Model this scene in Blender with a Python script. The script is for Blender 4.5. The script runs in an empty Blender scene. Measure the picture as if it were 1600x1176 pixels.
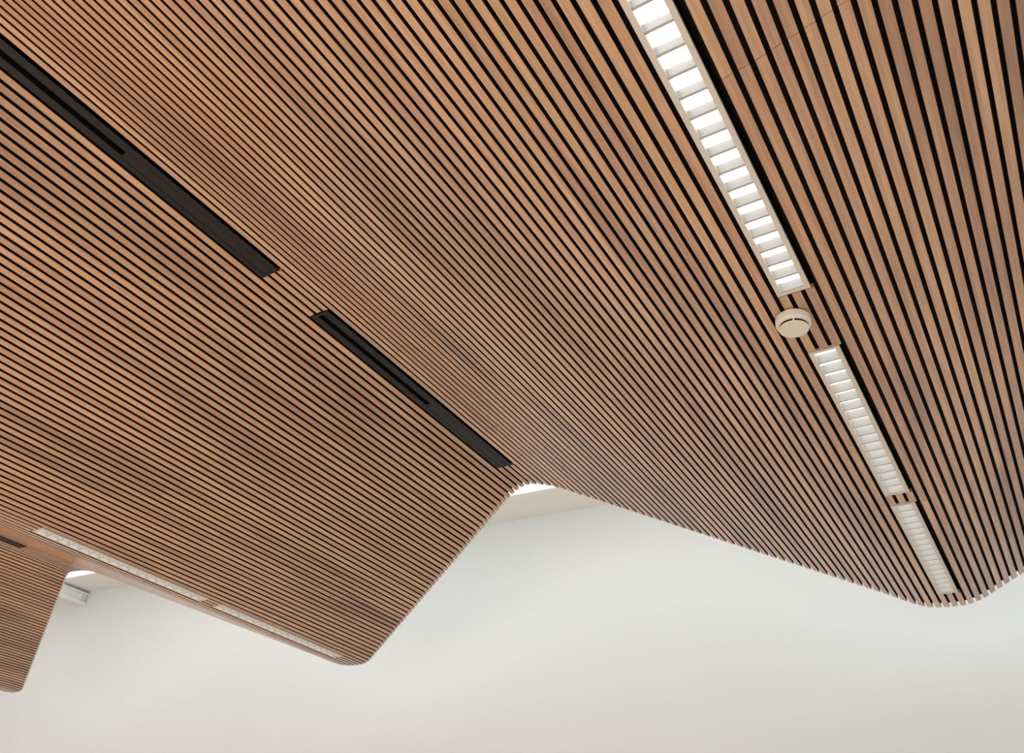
import bpy, math, random
from mathutils import Vector, Matrix
random.seed(7)
C = bpy.context.scene
COL = C.collection
PITCH = 0.04          # metres between neighbouring slats
EYE = 1.5             # camera height

# ------------------------------------------------------------------ camera
cam = bpy.data.cameras.new('camera')
cam.sensor_fit = 'HORIZONTAL'; cam.sensor_width = 36.0; cam.lens = 1308.66 * 36.0 / 1600.0
cam.clip_start = 0.02; cam.clip_end = 200
co = bpy.data.objects.new('camera', cam); COL.objects.link(co)
co.matrix_world = Matrix(((0.84614, 0.2256, 0.48286, 0), (0.52493, -0.50951, -0.6818, 0),
                          (0.0922, 0.83036, -0.54954, EYE), (0, 0, 0, 1)))
C.camera = co

# ------------------------------------------------------------------ world, lights, exposure
SKY = 1.55
w = bpy.data.worlds.new('World'); C.world = w; w.use_nodes = True
w.node_tree.nodes['Background'].inputs[0].default_value = (0.93, 0.97, 1.0, 1)
w.node_tree.nodes['Background'].inputs[1].default_value = SKY
C.view_settings.view_transform = 'Standard'; C.view_settings.look = 'None'
C.view_settings.gamma = 1.0; C.view_settings.exposure = 0.0
C.view_settings.use_curve_mapping = False

def area_lamp(name, loc, size, energy, color, rot=(0, 0, 0)):
    l = bpy.data.lights.new(name, 'AREA'); l.shape = 'RECTANGLE'; l.size, l.size_y = size
    l.energy = energy; l.color = color
    o = bpy.data.objects.new(name, l); COL.objects.link(o); o.location = loc; o.rotation_euler = rot
    return o
# unseen warm area lamps, added behind and left of the viewer to warm the ceiling
area_lamp('warm_fill', (-6.5, -1.5, 3.0), (3.0, 1.2), 250, (1.0, 0.72, 0.45))
area_lamp('warm_fill', (-2.0, -2.5, 3.3), (3.0, 1.2), 120, (1.0, 0.80, 0.62))

# ------------------------------------------------------------------ materials
def mat(name, color, rough=0.5, metal=0.0, spec=0.5, noise=0.0, nscale=8.0, bump=0.0):
    m = bpy.data.materials.new(name); m.use_nodes = True
    nt = m.node_tree; b = nt.nodes['Principled BSDF']
    b.inputs['Roughness'].default_value = rough; b.inputs['Metallic'].default_value = metal
    b.inputs['Specular IOR Level'].default_value = spec
    tc = nt.nodes.new('ShaderNodeTexCoord'); nz = nt.nodes.new('ShaderNodeTexNoise')
    nz.inputs['Scale'].default_value = nscale; nz.inputs['Detail'].default_value = 4
    nt.links.new(tc.outputs['Object'], nz.inputs['Vector'])
    mx = nt.nodes.new('ShaderNodeMix'); mx.data_type = 'RGBA'
    mx.inputs['A'].default_value = tuple(c * (1 - noise) for c in color) + (1,)
    mx.inputs['B'].default_value = tuple(min(1, c * (1 + noise)) for c in color) + (1,)
    nt.links.new(nz.outputs['Fac'], mx.inputs['Factor'])
    nt.links.new(mx.outputs['Result'], b.inputs['Base Color'])
    if bump:
        bp = nt.nodes.new('ShaderNodeBump'); bp.inputs['Strength'].default_value = bump
        bp.inputs['Distance'].default_value = 0.002
        nt.links.new(nz.outputs['Fac'], bp.inputs['Height']); nt.links.new(bp.outputs['Normal'], b.inputs['Normal'])
    return m

def wood_material():
    m = bpy.data.materials.new('oak_veneer'); m.use_nodes = True
    nt = m.node_tree; L = nt.links; b = nt.nodes['Principled BSDF']
    tc = nt.nodes.new('ShaderNodeTexCoord'); oi = nt.nodes.new('ShaderNodeObjectInfo')
    def noise(scale, stretch, detail=3, shift=None):
        mp = nt.nodes.new('ShaderNodeMapping'); mp.inputs['Scale'].default_value = stretch
        L.new(tc.outputs['Object'], mp.inputs['Vector'])
        if shift is not None:
            cm = nt.nodes.new('ShaderNodeCombineXYZ'); ml = nt.nodes.new('ShaderNodeMath'); ml.operation = 'MULTIPLY'
            ml.inputs[1].default_value = shift; L.new(oi.outputs['Random'], ml.inputs[0])
            L.new(ml.outputs[0], cm.inputs[1]); L.new(cm.outputs[0], mp.inputs['Location'])
        n = nt.nodes.new('ShaderNodeTexNoise'); n.inputs['Scale'].default_value = scale
        n.inputs['Detail'].default_value = detail
        L.new(mp.outputs[0], n.inputs['Vector']); return n
    blot = noise(1.0, (5.0, 0.9, 5.0), 2)           # cathedral patches that run over several slats
    grain = noise(1.0, (420.0, 9.0, 420.0), 3, 40.0)
    streak = noise(1.0, (70.0, 2.2, 70.0), 3, 20.0)
    r1 = nt.nodes.new('ShaderNodeValToRGB'); L.new(blot.outputs['Fac'], r1.inputs[0])
    e = r1.color_ramp.elements
    e[0].position = 0.30; e[0].color = (0.400, 0.234, 0.142, 1)
    e[1].position = 0.54; e[1].color = (0.580, 0.355, 0.212, 1)
    def mixf(a, bb, fac, mode='MULTIPLY'):
        x = nt.nodes.new('ShaderNodeMix'); x.data_type = 'RGBA'; x.blend_type = mode
        x.inputs['Factor'].default_value = fac; L.new(a, x.inputs['A']); L.new(bb, x.inputs['B']); return x.outputs['Result']
    def ramp(src, a, bb, ca, cb):
        r = nt.nodes.new('ShaderNodeValToRGB'); L.new(src, r.inputs[0]); q = r.color_ramp.elements
        q[0].position = a; q[0].color = ca + (1,); q[1].position = bb; q[1].color = cb + (1,); return r.outputs[0]
    c = mixf(r1.outputs[0], ramp(streak.outputs['Fac'], 0.3, 0.7, (0.80, 0.76, 0.74), (1.08, 1.08, 1.08)), 1.0)
    c = mixf(c, ramp(grain.outputs['Fac'], 0.3, 0.7, (0.86, 0.83, 0.80), (1.06, 1.06, 1.06)), 1.0)
    tone = nt.nodes.new('ShaderNodeValToRGB'); L.new(oi.outputs['Random'], tone.inputs[0])
    t = tone.color_ramp.elements; t[0].position = 0; t[0].color = (0.86, 0.82, 0.83, 1); t[1].position = 1; t[1].color = (1.08, 1.10, 1.04, 1)
    x = t = tone.color_ramp.elements.new(0.45); t.color = (1.0, 0.955, 0.97, 1)
    c = mixf(c, tone.outputs[0], 1.0)
    L.new(c, b.inputs['Base Color'])
    b.inputs['Roughness'].default_value = 0.25; b.inputs['Specular IOR Level'].default_value = 0.45
    b.inputs['Coat Weight'].default_value = 0.45; b.inputs['Coat Roughness'].default_value = 0.12
    bp = nt.nodes.new('ShaderNodeBump'); bp.inputs['Strength'].default_value = 0.12; bp.inputs['Distance'].default_value = 0.0006
    L.new(grain.outputs['Fac'], bp.inputs['Height']); L.new(bp.outputs['Normal'], b.inputs['Normal'])
    return m

def emit(name, color, strength):
    m = bpy.data.materials.new(name); m.use_nodes = True; nt = m.node_tree
    nt.nodes.clear(); o = nt.nodes.new('ShaderNodeOutputMaterial'); e = nt.nodes.new('ShaderNodeEmission')
    e.inputs[0].default_value = color + (1,); e.inputs[1].default_value = strength
    nt.links.new(e.outputs[0], o.inputs[0]); return m

WOOD = wood_material()
CORE = mat('black_core', (0.012, 0.010, 0.011), 0.8, spec=0.1, noise=0.2)
END = mat('cut_end_grain', (0.60, 0.56, 0.50), 0.7, noise=0.15, nscale=60)
WALL = mat('white_plaster', (0.735, 0.765, 0.765), 0.85, spec=0.2, noise=0.015, nscale=1.5, bump=0.02)
SOFFIT = mat('soffit_plaster', (0.86, 0.83, 0.78), 0.85, spec=0.2, noise=0.01)
FLOOR = mat('pale_oak_floor', (0.76, 0.71, 0.64), 0.5, noise=0.05, nscale=4)
BLACKM = mat('black_anodised', (0.0075, 0.007, 0.008), 0.5, metal=0.0, spec=0.3, noise=0.1, nscale=30)
DEEP = mat('black_void', (0.004, 0.004, 0.004), 0.9, spec=0.0)
FRAME = mat('beige_enamel', (0.66, 0.58, 0.50), 0.45, noise=0.03)
BLADE = mat('satin_louvre', (0.42, 0.405, 0.385), 0.3, metal=0.0, noise=0.05, nscale=90)
LAMP = emit('lamp_panel', (1.0, 0.98, 0.95), 2.9)
PLASTIC = mat('ivory_plastic', (0.74, 0.65, 0.56), 0.45, noise=0.02)
WARM = mat('warm_bounce', (0.38, 0.25, 0.16), 0.6, noise=0.1)  # unseen left wall, warm colour chosen for the light it bounces
STEEL = mat('white_steel', (0.93, 0.93, 0.92), 0.4, noise=0.02)

# ------------------------------------------------------------------ mesh helpers
def link(name, verts, faces, mats, parent=None, midx=None, smooth=False):
    me = bpy.data.meshes.new(name); me.from_pydata([tuple(v) for v in verts], [], faces)
    for m in (mats if isinstance(mats, (list, tuple)) else [mats]): me.materials.append(m)
    if midx: me.polygons.foreach_set('material_index', midx)
    if smooth: me.polygons.foreach_set('use_smooth', [True] * len(faces))
    me.validate(); me.update()
    o = bpy.data.objects.new(name, me); COL.objects.link(o)
    if parent: o.parent = parent
    return o
def tag(o, label=None, cat=None, group=None, kind=None):
    if label: o['label'] = label
    if cat: o['category'] = cat
    if group: o['group'] = group
    if kind: o['kind'] = kind
    return o
def empty(name, mtx):
    o = bpy.data.objects.new(name, None); COL.objects.link(o); o.matrix_world = mtx; o.empty_display_size = 0.1; return o
BF = [(0, 3, 2, 1), (4, 5, 6, 7), (0, 1, 5, 4), (1, 2, 6, 5), (2, 3, 7, 6), (3, 0, 4, 7)]
class MB:
    def __init__(s): s.v = []; s.f = []
    def box(s, x0, x1, y0, y1, z0, z1):
        n = len(s.v)
        s.v += [(x0, y0, z0), (x1, y0, z0), (x1, y1, z0), (x0, y1, z0), (x0, y0, z1), (x1, y0, z1), (x1, y1, z1), (x0, y1, z1)]
        s.f += [tuple(i + n for i in f) for f in BF]; return s
    def quadprism(s, pts, y0, y1):      # closed polygon in xz extruded along y
        n = len(s.v); k = len(pts)
        s.v += [(x, y0, z) for x, z in pts] + [(x, y1, z) for x, z in pts]
        s.f += [tuple(n + i for i in range(k)), tuple(n + k + i for i in reversed(range(k)))]
        s.f += [(n + i, n + k + i, n + k + (i + 1) % k, n + (i + 1) % k) for i in range(k)]; return s
    def build(s, name, m, parent=None): return link(name, s.v, s.f, m, parent)

# ------------------------------------------------------------------ folded ceiling profile (gravity frame, in pitches)
A, B = 19.29, -16.65
TR = {-55: 18, -54: 16, -53: 13, -52: 9, -51: 2, -50: -5, -49: -8, -48: -10, -47: -13.5, -46: -15,
      -6: -18.5, -5: -18.6, -4: -16.3, -3: -11.4, -2: -5.2, -1: -2.1, 0: 0.6, 1: 2.4, 2: 4.0, 3: 10.5, 4: 13.5, 5: 18.7, 6: 20.0}
def heading(k):
    if -162 <= k < -150: return [19, 17, 10, 2, 0, 0, -2, -5, -8, -12, -14, -15][k + 162]
    while k < -112: k += 105
    while k > 49: k -= 105
    m = k if k > -57 else k + 105
    if m in TR: return TR[m]
    if k in TR: return TR[k]
    return A if (k > 6 or -99 <= k < -50) else B
K0, K1 = -240, 60
P = {0: (-12.272, 41.245)}
for k in range(0, K1 + 1):
    h = math.radians(heading(k)); P[k + 1] = (P[k][0] + math.cos(h), P[k][1] + math.sin(h))
for k in range(-1, K0 - 2, -1):
    h = math.radians(heading(k)); P[k] = (P[k + 1][0] - math.cos(h), P[k + 1][1] - math.sin(h))
DSTART = -14.0
OVER = 0.9
def dend(u, w): return 198.34 + 0.1033 * u - 1.8282 * w
def W(u, w, d): return (u * PITCH, d * PITCH, w * PITCH + EYE)

BOUND = [-240, -208, -154, -102, -49, 3, 60]
DEPTH = 0.42; LIP = 0.035; HALF = 0.335
def nrm(k):
    h = math.radians(heading(k)); return (-math.sin(h), math.cos(h)), (math.cos(h), math.sin(h))
labels = ['wooden slatted ceiling facet at the far left edge, seen edge on',
          'wooden slatted ceiling facet sloping down at the lower left corner',
          'narrow brown ceiling facet seen at grazing angle beyond the left light row',
          'broad wooden slatted ceiling facet between the left light row and the black slots',
          'wooden slatted ceiling facet rising left from the bright light row to the black slots',
          'wooden slatted ceiling facet rising to the right of the bright light row']
# where fixtures take the place of slats: first slat, last slat, start, end
CUT = [(0, 2, 21.9, 50.2), (0, 2, 58.2, 86.4), (0, 2, 89.0, 117.3),
       (-105, -103, 52.8, 81.2), (-105, -103, 83.9, 112.4),
       (-52, -50, 2.3, 40.8), (-52, -50, 48.2, 86.7), (-157, -155, 37.0, 75.6)]
def spans(k, start, end, pad):     # solid stretches of one slat, and the stretches given up to a fixture
    solid, taken = [(start, end)], []
    for a, b, s, e in CUT:
        if a <= k <= b:
            new = []
            for x, y in solid:
                if s > x and e < y: new += [(x, s - pad), (e + pad, y)]; taken.append((s - pad, e + pad))
                else: new.append((x, y))
            solid = new
    return solid, taken
def corner_normal(k):
    n1, _ = nrm(max(k - 1, K0)); n2, _ = nrm(min(k, K1 - 1))
    return ((n1[0] + n2[0]) / 2, (n1[1] + n2[1]) / 2)
ceil = []
for i in range(6):
    v = []; f = []; mi = []
    for k in range(BOUND[i], BOUND[i + 1]):
        na, nb = corner_normal(k), corner_normal(k + 1)
        solid, taken = spans(k, DSTART, 500, 0.06)
        for segs, depth in ((solid, DEPTH), (taken, 1.22)):
            for d0, d1 in segs:
                q = len(v)
                for (u, w_), n in ((P[k], na), (P[k + 1], nb)):
                    for t in (depth, 1.75):
                        uu, ww = u + n[0] * t, w_ + n[1] * t
                        v += [W(uu, ww, d0), W(uu, ww, d1 if d1 < 400 else dend(uu, ww) + OVER)]
                f += [(q, q + 1, q + 5, q + 4), (q + 2, q + 6, q + 7, q + 3), (q, q + 2, q + 3, q + 1),
                      (q + 4, q + 5, q + 7, q + 6), (q, q + 4, q + 6, q + 2), (q + 1, q + 3, q + 7, q + 5)]
                mi += [0, 1, 0, 0, 0, 0]  # unseen pale top face, added to bounce skylight onto soffit and beam
    ceil.append(tag(link('ceiling', v, f, [CORE, SOFFIT], None, mi), labels[i], 'ceiling', kind='structure'))

def seams(k):
    if 3 <= k <= 16: s = [30.2, 89.3]
    elif -13 <= k <= 2: s = [15.5, 74.6]
    elif -28 <= k <= -14: s = [7.5, 66.6]
    elif -40 <= k <= -29: s = [50.2]
    elif -49 <= k <= -41: s = [-2, 57.5]
    elif -74 <= k <= -62: s = [48.0]
    elif -88 <= k <= -75: s = [58.6]
    elif -61 <= k <= -53: s = []
    elif -101 <= k <= -89: s = [70.0]
    elif k >= 17: s = [13.0, 62.0]
    else: s = [20.0 + (k // 13 * 17) % 40]
    return s
def slat(k, d0, d1, tip, parent):
    n, t = nrm(k)
    cu, cw = (P[k][0] + P[k + 1][0]) / 2, (P[k][1] + P[k + 1][1]) / 2
    dz = random.uniform(-0.003, 0.003)
    def pt(s, z): return (cu + t[0] * s + n[0] * (z + dz), cw + t[1] * s + n[1] * (z + dz))
    sec = [pt(-HALF + 0.012, 0), pt(HALF - 0.012, 0), pt(HALF, 0.012), pt(HALF, LIP), pt(HALF, DEPTH - dz), pt(-HALF, DEPTH - dz), pt(-HALF, LIP), pt(-HALF, 0.012)]
    N = len(sec); v = [W(u, w_, d0) for u, w_ in sec]
    if tip:
        v += [W(u, w_, dend(u, w_) + OVER) for u, w_ in sec]
        # chamfered tip: pull the front edge up along the face normal
        ch = 0.34
        for i in (0, 1, 2, 7):
            u, w_ = sec[i]; v[N + i] = W(u, w_, dend(u, w_) + OVER - 0.42)
        extra = [(sec[i][0] + n[0] * ch * 0.6, sec[i][1] + n[1] * ch * 0.6) for i in (2, 7)]
    else:
        v += [W(u, w_, d1) for u, w_ in sec]
    faces = []; mi = []
    matrow = [0, 0, 0, 1, 1, 1, 0, 0]
    for i in range(N):
        j = (i + 1) % N; faces.append((i, j, N + j, N + i)); mi.append(matrow[i])
    faces.append(tuple(range(N - 1, -1, -1))); mi.append(0)
    if tip:
        faces.append((N + 0, N + 1, N + 2, N + 3, N + 6, N + 7)); mi.append(2)
        faces.append((N + 3, N + 4, N + 5, N + 6)); mi.append(2)
    else:
        faces.append(tuple(range(N, 2 * N))); mi.append(0)
    return link('slat', v, faces, [WOOD, CORE, END], parent, mi)
for i in range(6):
    for k in range(BOUND[i], BOUND[i + 1]):
        GAPJ = 0.022 if k > -49 else 0.004
        u, w_ = (P[k][0] + P[k + 1][0]) / 2, (P[k][1] + P[k + 1][1]) / 2
        end = dend(u, w_)
        solid, _ = spans(k, DSTART, end, 0.12)
        for x, y in solid:
            cuts = [x] + [q for q in seams(k) if x + 3 < q < y - 3] + [y]
            for c0, c1 in zip(cuts[:-1], cuts[1:]):
                last = c1 == end
                slat(k, c0 + (GAPJ if c0 != x else 0), c1 - (GAPJ if not last and c1 != y else 0), last, ceil[i])

# ------------------------------------------------------------------ room: wall, soffit, roof, floor, side walls
def boxobj(name, x0, x1, y0, y1, z0, z1, m, label, cat, kind='structure', parent=None):
    o = MB().box(x0, x1, y0, y1, z0, z1).build(name, m, parent)
    return tag(o, label, cat, kind=kind)
WY = 135 * PITCH; TOPZ = 71.4 * PITCH + EYE; SY = 124.9 * PITCH
XL, XR, YB = -12.4, 5.2, -6.0
boxobj('wall_far', XL, XR, WY, WY + 0.25, 0, TOPZ, WALL, 'tall smooth white wall beyond the ends of the wooden ceiling', 'wall')
boxobj('trim_1', XL, XR, SY, WY + 0.25, TOPZ, TOPZ + 0.008, SOFFIT, 'beige plaster band along the top of the white wall below the skylight', 'soffit')
boxobj('trim_2', XL, XR, 92 * PITCH, 104 * PITCH, TOPZ + 0.15, TOPZ + 0.7, SOFFIT, 'roof edge on the room side of the skylight', 'roof edge')
boxobj('floor', XL, XR, YB, WY + 0.25, -0.1, 0, FLOOR, 'pale floor below the slatted ceiling', 'floor')
boxobj('wall_left', XL - 0.2, XL, YB, WY + 0.25, 0, TOPZ + 0.7, WARM, 'unseen side wall far to the left, warm coloured for its bounce light', 'wall')
boxobj('wall_right', XR, XR + 0.2, YB, WY + 0.25, 0, TOPZ + 0.7, WALL, 'white side wall to the right', 'wall')

# white steel I-beam under the soffit
bu, bt, bb = -239.0, 70.55, 67.6
bm = empty('steel_beam', Matrix.Translation(W(bu, bb, 100)))
tag(bm, 'white steel beam end poking past the lower left slatted facet under the skylight', 'beam')
hb = (bt - bb) * PITCH; L0, L1 = -0.2, 35 * PITCH - 0.003; fw = 0.055
MB().box(-fw, fw, L0, L1, 0, 0.012).build('lower_flange', STEEL, bm)
MB().box(-fw, fw, L0, L1, hb - 0.012, hb).build('upper_flange', STEEL, bm)
MB().box(-0.006, 0.006, L0, L1, 0.012, hb - 0.012).build('web', STEEL, bm)
MB().box(-fw + .01, fw - .012, L1 - 0.09, L1 - 0.075, 0.012, hb - 0.012).build('end_plate', STEEL, bm)

# ------------------------------------------------------------------ fixtures
def frame_at(k, d):        # local frame on three slats k..k+2: x across, y along, z into the ceiling
    a, b = P[k], P[k + 3]
    dx, dz = b[0] - a[0], b[1] - a[1]; L = math.hypot(dx, dz); dx /= L; dz /= L
    c = ((a[0] + b[0]) / 2, (a[1] + b[1]) / 2)
    o = Vector(W(c[0], c[1], d))
    X = Vector((dx, 0, dz)); Y = Vector((0, 1, 0)); Z = Vector((-dz, 0, dx))
    return Matrix(((X.x, Y.x, Z.x, o.x), (X.y, Y.y, Z.y, o.y), (X.z, Y.z, Z.z, o.z), (0, 0, 0, 1)))
p_ = PITCH
def light(k, d0, d1, label, side=-1):
    root = empty('linear_light', frame_at(k, d0)); tag(root, label, 'light', 'recessed louvred lights along the ceiling folds')
    Lg = (d1 - d0) * p_
    x0, x1 = (-1.33 * p_, 1.10 * p_) if side < 0 else (-1.10 * p_, 1.33 * p_)
    rim = 0.36 * p_; z0, z1 = -0.0015, 0.010
    f = MB(); f.box(x0, x0 + rim, 0, Lg, z0, z1).box(x1 - rim, x1, 0, Lg, z0, z1)
    f.box(x0 + rim, x1 - rim, 0, rim * .8, z0, z1).box(x0 + rim, x1 - rim, Lg - rim * .8, Lg, z0, z1)
    f.build('frame', FRAME, root)
    a, b = x0 + rim, x1 - rim; top = 0.0450
    h = MB(); h.box(a - .003, a, 0.005, Lg - .005, z1, top).box(b, b + .003, 0.005, Lg - .005, z1, top)
    h.build('reflector_side', BLADE, root)
    MB().box(a, b, 0.004, Lg - .004, top - 0.002, top).build('lamp_panel', LAMP, root)
    g = MB(); g.box(x0, x1, 0.0005, .0025, z1, top + .0015).box(x0, x1, Lg - .0025, Lg - .0005, z1, top + .0015)
    g.box(x0, x1, 0.0025, Lg - .0025, top + .0002, top + .0015).box(x0, x0 + .002, .0025, Lg - .0025, z1, top).box(x1 - .002, x1, .0025, Lg - .0025, z1, top)
    g.build('housing', BLACKM, root)
    n = 17; y0, y1 = rim * .8, Lg - rim * .8; st = (y1 - y0) / n
    me = None
    for i in range(n + 1):
        yy = y0 + st * i - 0.0035
        if me is None:
            v = []; F = []
            t0, t1 = 0.007, 0.0025      # wedge blade: wide face below, narrow above
            for x in (a, b):
                v += [(x, 0, 0.002), (x, t0, 0.002), (x, (t0 + t1) / 2, top - .008), (x, (t0 - t1) / 2, top - .008)]
            F = [(0, 3, 2, 1), (4, 5, 6, 7), (0, 1, 5, 4), (1, 2, 6, 5), (2, 3, 7, 6), (3, 0, 4, 7)]
            o = link('louvre_blade', v, F, BLADE, root); me = o.data
        else:
            o = bpy.data.objects.new('louvre_blade', me); COL.objects.link(o); o.parent = root
        o.location = (0, yy, 0)
    return root
light(0, 21.9, 50.2, 'long brightly glowing louvred ceiling light at the upper right, beside the smoke detector')
light(0, 58.2, 86.4, 'louvred ceiling light with small bright bars just below the smoke detector')
light(0, 89.0, 117.3, 'dim louvred ceiling light nearest the white wall in the right row')
light(-105, 52.8, 81.2, 'dim louvred ceiling light, longer and further left of the two in the left fold', 1)
light(-105, 83.9, 112.4, 'dim louvred ceiling light near the left fold tip against the white wall', 1)

def slot(k, d0, d1, label, notch=True):
    root = empty('linear_slot', frame_at(k, d0)); tag(root, label, 'ceiling slot', 'black recessed slots along the ceiling ridges')
    Lg = (d1 - d0) * p_; x0, x1 = -1.33 * p_, 1.14 * p_; mid = Lg * 0.53
    fa, fb, ga, gb = 0.86 * p_, 0.84 * p_, 0.60 * p_, 0.66 * p_; zt = 0.027
    f = MB()
    for y0, y1, a, b in ((0, mid, fa, fb), (mid, Lg, ga, gb)):
        f.box(x0, x0 + a, y0, y1, 0.0, 0.004).box(x1 - b, x1, y0, y1, 0.0, 0.004)
    f.box(x0 + fa, x1 - fb, 0, 0.012, 0.0, 0.004).box(x0 + ga, x1 - gb, Lg - 0.012, Lg, 0.0, 0.004)
    f.build('flange', BLACKM, root)
    g = MB(); g.box(x0 + fa - .002, x0 + fa, 0.012, mid, 0.004, zt).box(x1 - fb, x1 - fb + .002, 0.012, mid, 0.004, zt)
    g.build('side_wall', BLACKM, root)
    MB().box(x0 + .004, x1 - .004, 0.004, Lg - .004, zt, zt + .001).build('recess_back', DEEP, root)
    MB().box(x1 - fb - .007, x1 - fb - .0045, 0.012, mid, 0.003, 0.010).build('guide_rail', BLACKM, root)
    MB().box(x0 + ga + .0022, x1 - gb - .0022, mid, Lg - .0135, 0.0008, 0.005).build('cover_strip', BLACKM, root)
    return root
slot(-52, 2.3, 40.8, 'long black recessed slot in the wooden ceiling ridge at the upper left')
slot(-52, 48.2, 86.7, 'black recessed slot in the ridge at the picture centre, ending near the skylight')
slot(-157, 37.0, 75.6, 'short black slot end at the far left edge beyond the left light row')

# smoke detector
def lathe(prof, n=48):
    v = []; f = []
    for r, z in prof:
        for i in range(n): t = 2 * math.pi * i / n; v.append((r * math.cos(t), r * math.sin(t), z))
    for j in range(len(prof) - 1):
        for i in range(n):
            a = j * n + i; b = j * n + (i + 1) % n; f.append((a, b, b + n, a + n))
    f.append(tuple(range(n)));  f.append(tuple((len(prof) - 1) * n + i for i in reversed(range(n))))
    return v, f
sd = empty('smoke_detector', Matrix.Translation(W(-11.85, 41.18, 53.1)))
tag(sd, 'round ivory smoke detector on the slats between the two bright lights', 'smoke detector')
R = 0.053
v, f = lathe([(R * .94, 0.0), (R * .99, -0.003), (R, -0.022), (R * .975, -0.027), (R * .92, -0.0305), (R * .84, -0.032), (R * .70, -0.032)]); link('housing', v, f, PLASTIC, sd)
v, f = lathe([(R * .79, -0.0318), (R * .79, -0.0395)]); link('sensor_mesh', v, f, DEEP, sd)
v, f = lathe([(R * .80, -0.0390), (R * .83, -0.0395), (R * .83, -0.0415), (R * .80, -0.0425)]); link('sensor_cap', v, f, PLASTIC, sd)
for q in (0.25, 0.25 + math.pi * .68, 0.25 + math.pi * 1.32):
    t = MB().box(-0.0025, 0.0025, R * .74, R * .825, -0.0392, -0.0318).build('rib', PLASTIC, sd); t.rotation_euler = (0, 0, q + math.pi)
v, f = lathe([(0.0014, -0.0424), (0.0014, -0.0432)], 12); o = link('indicator', v, f, BLACKM, sd); o.location = (-0.004, -0.030, 0)
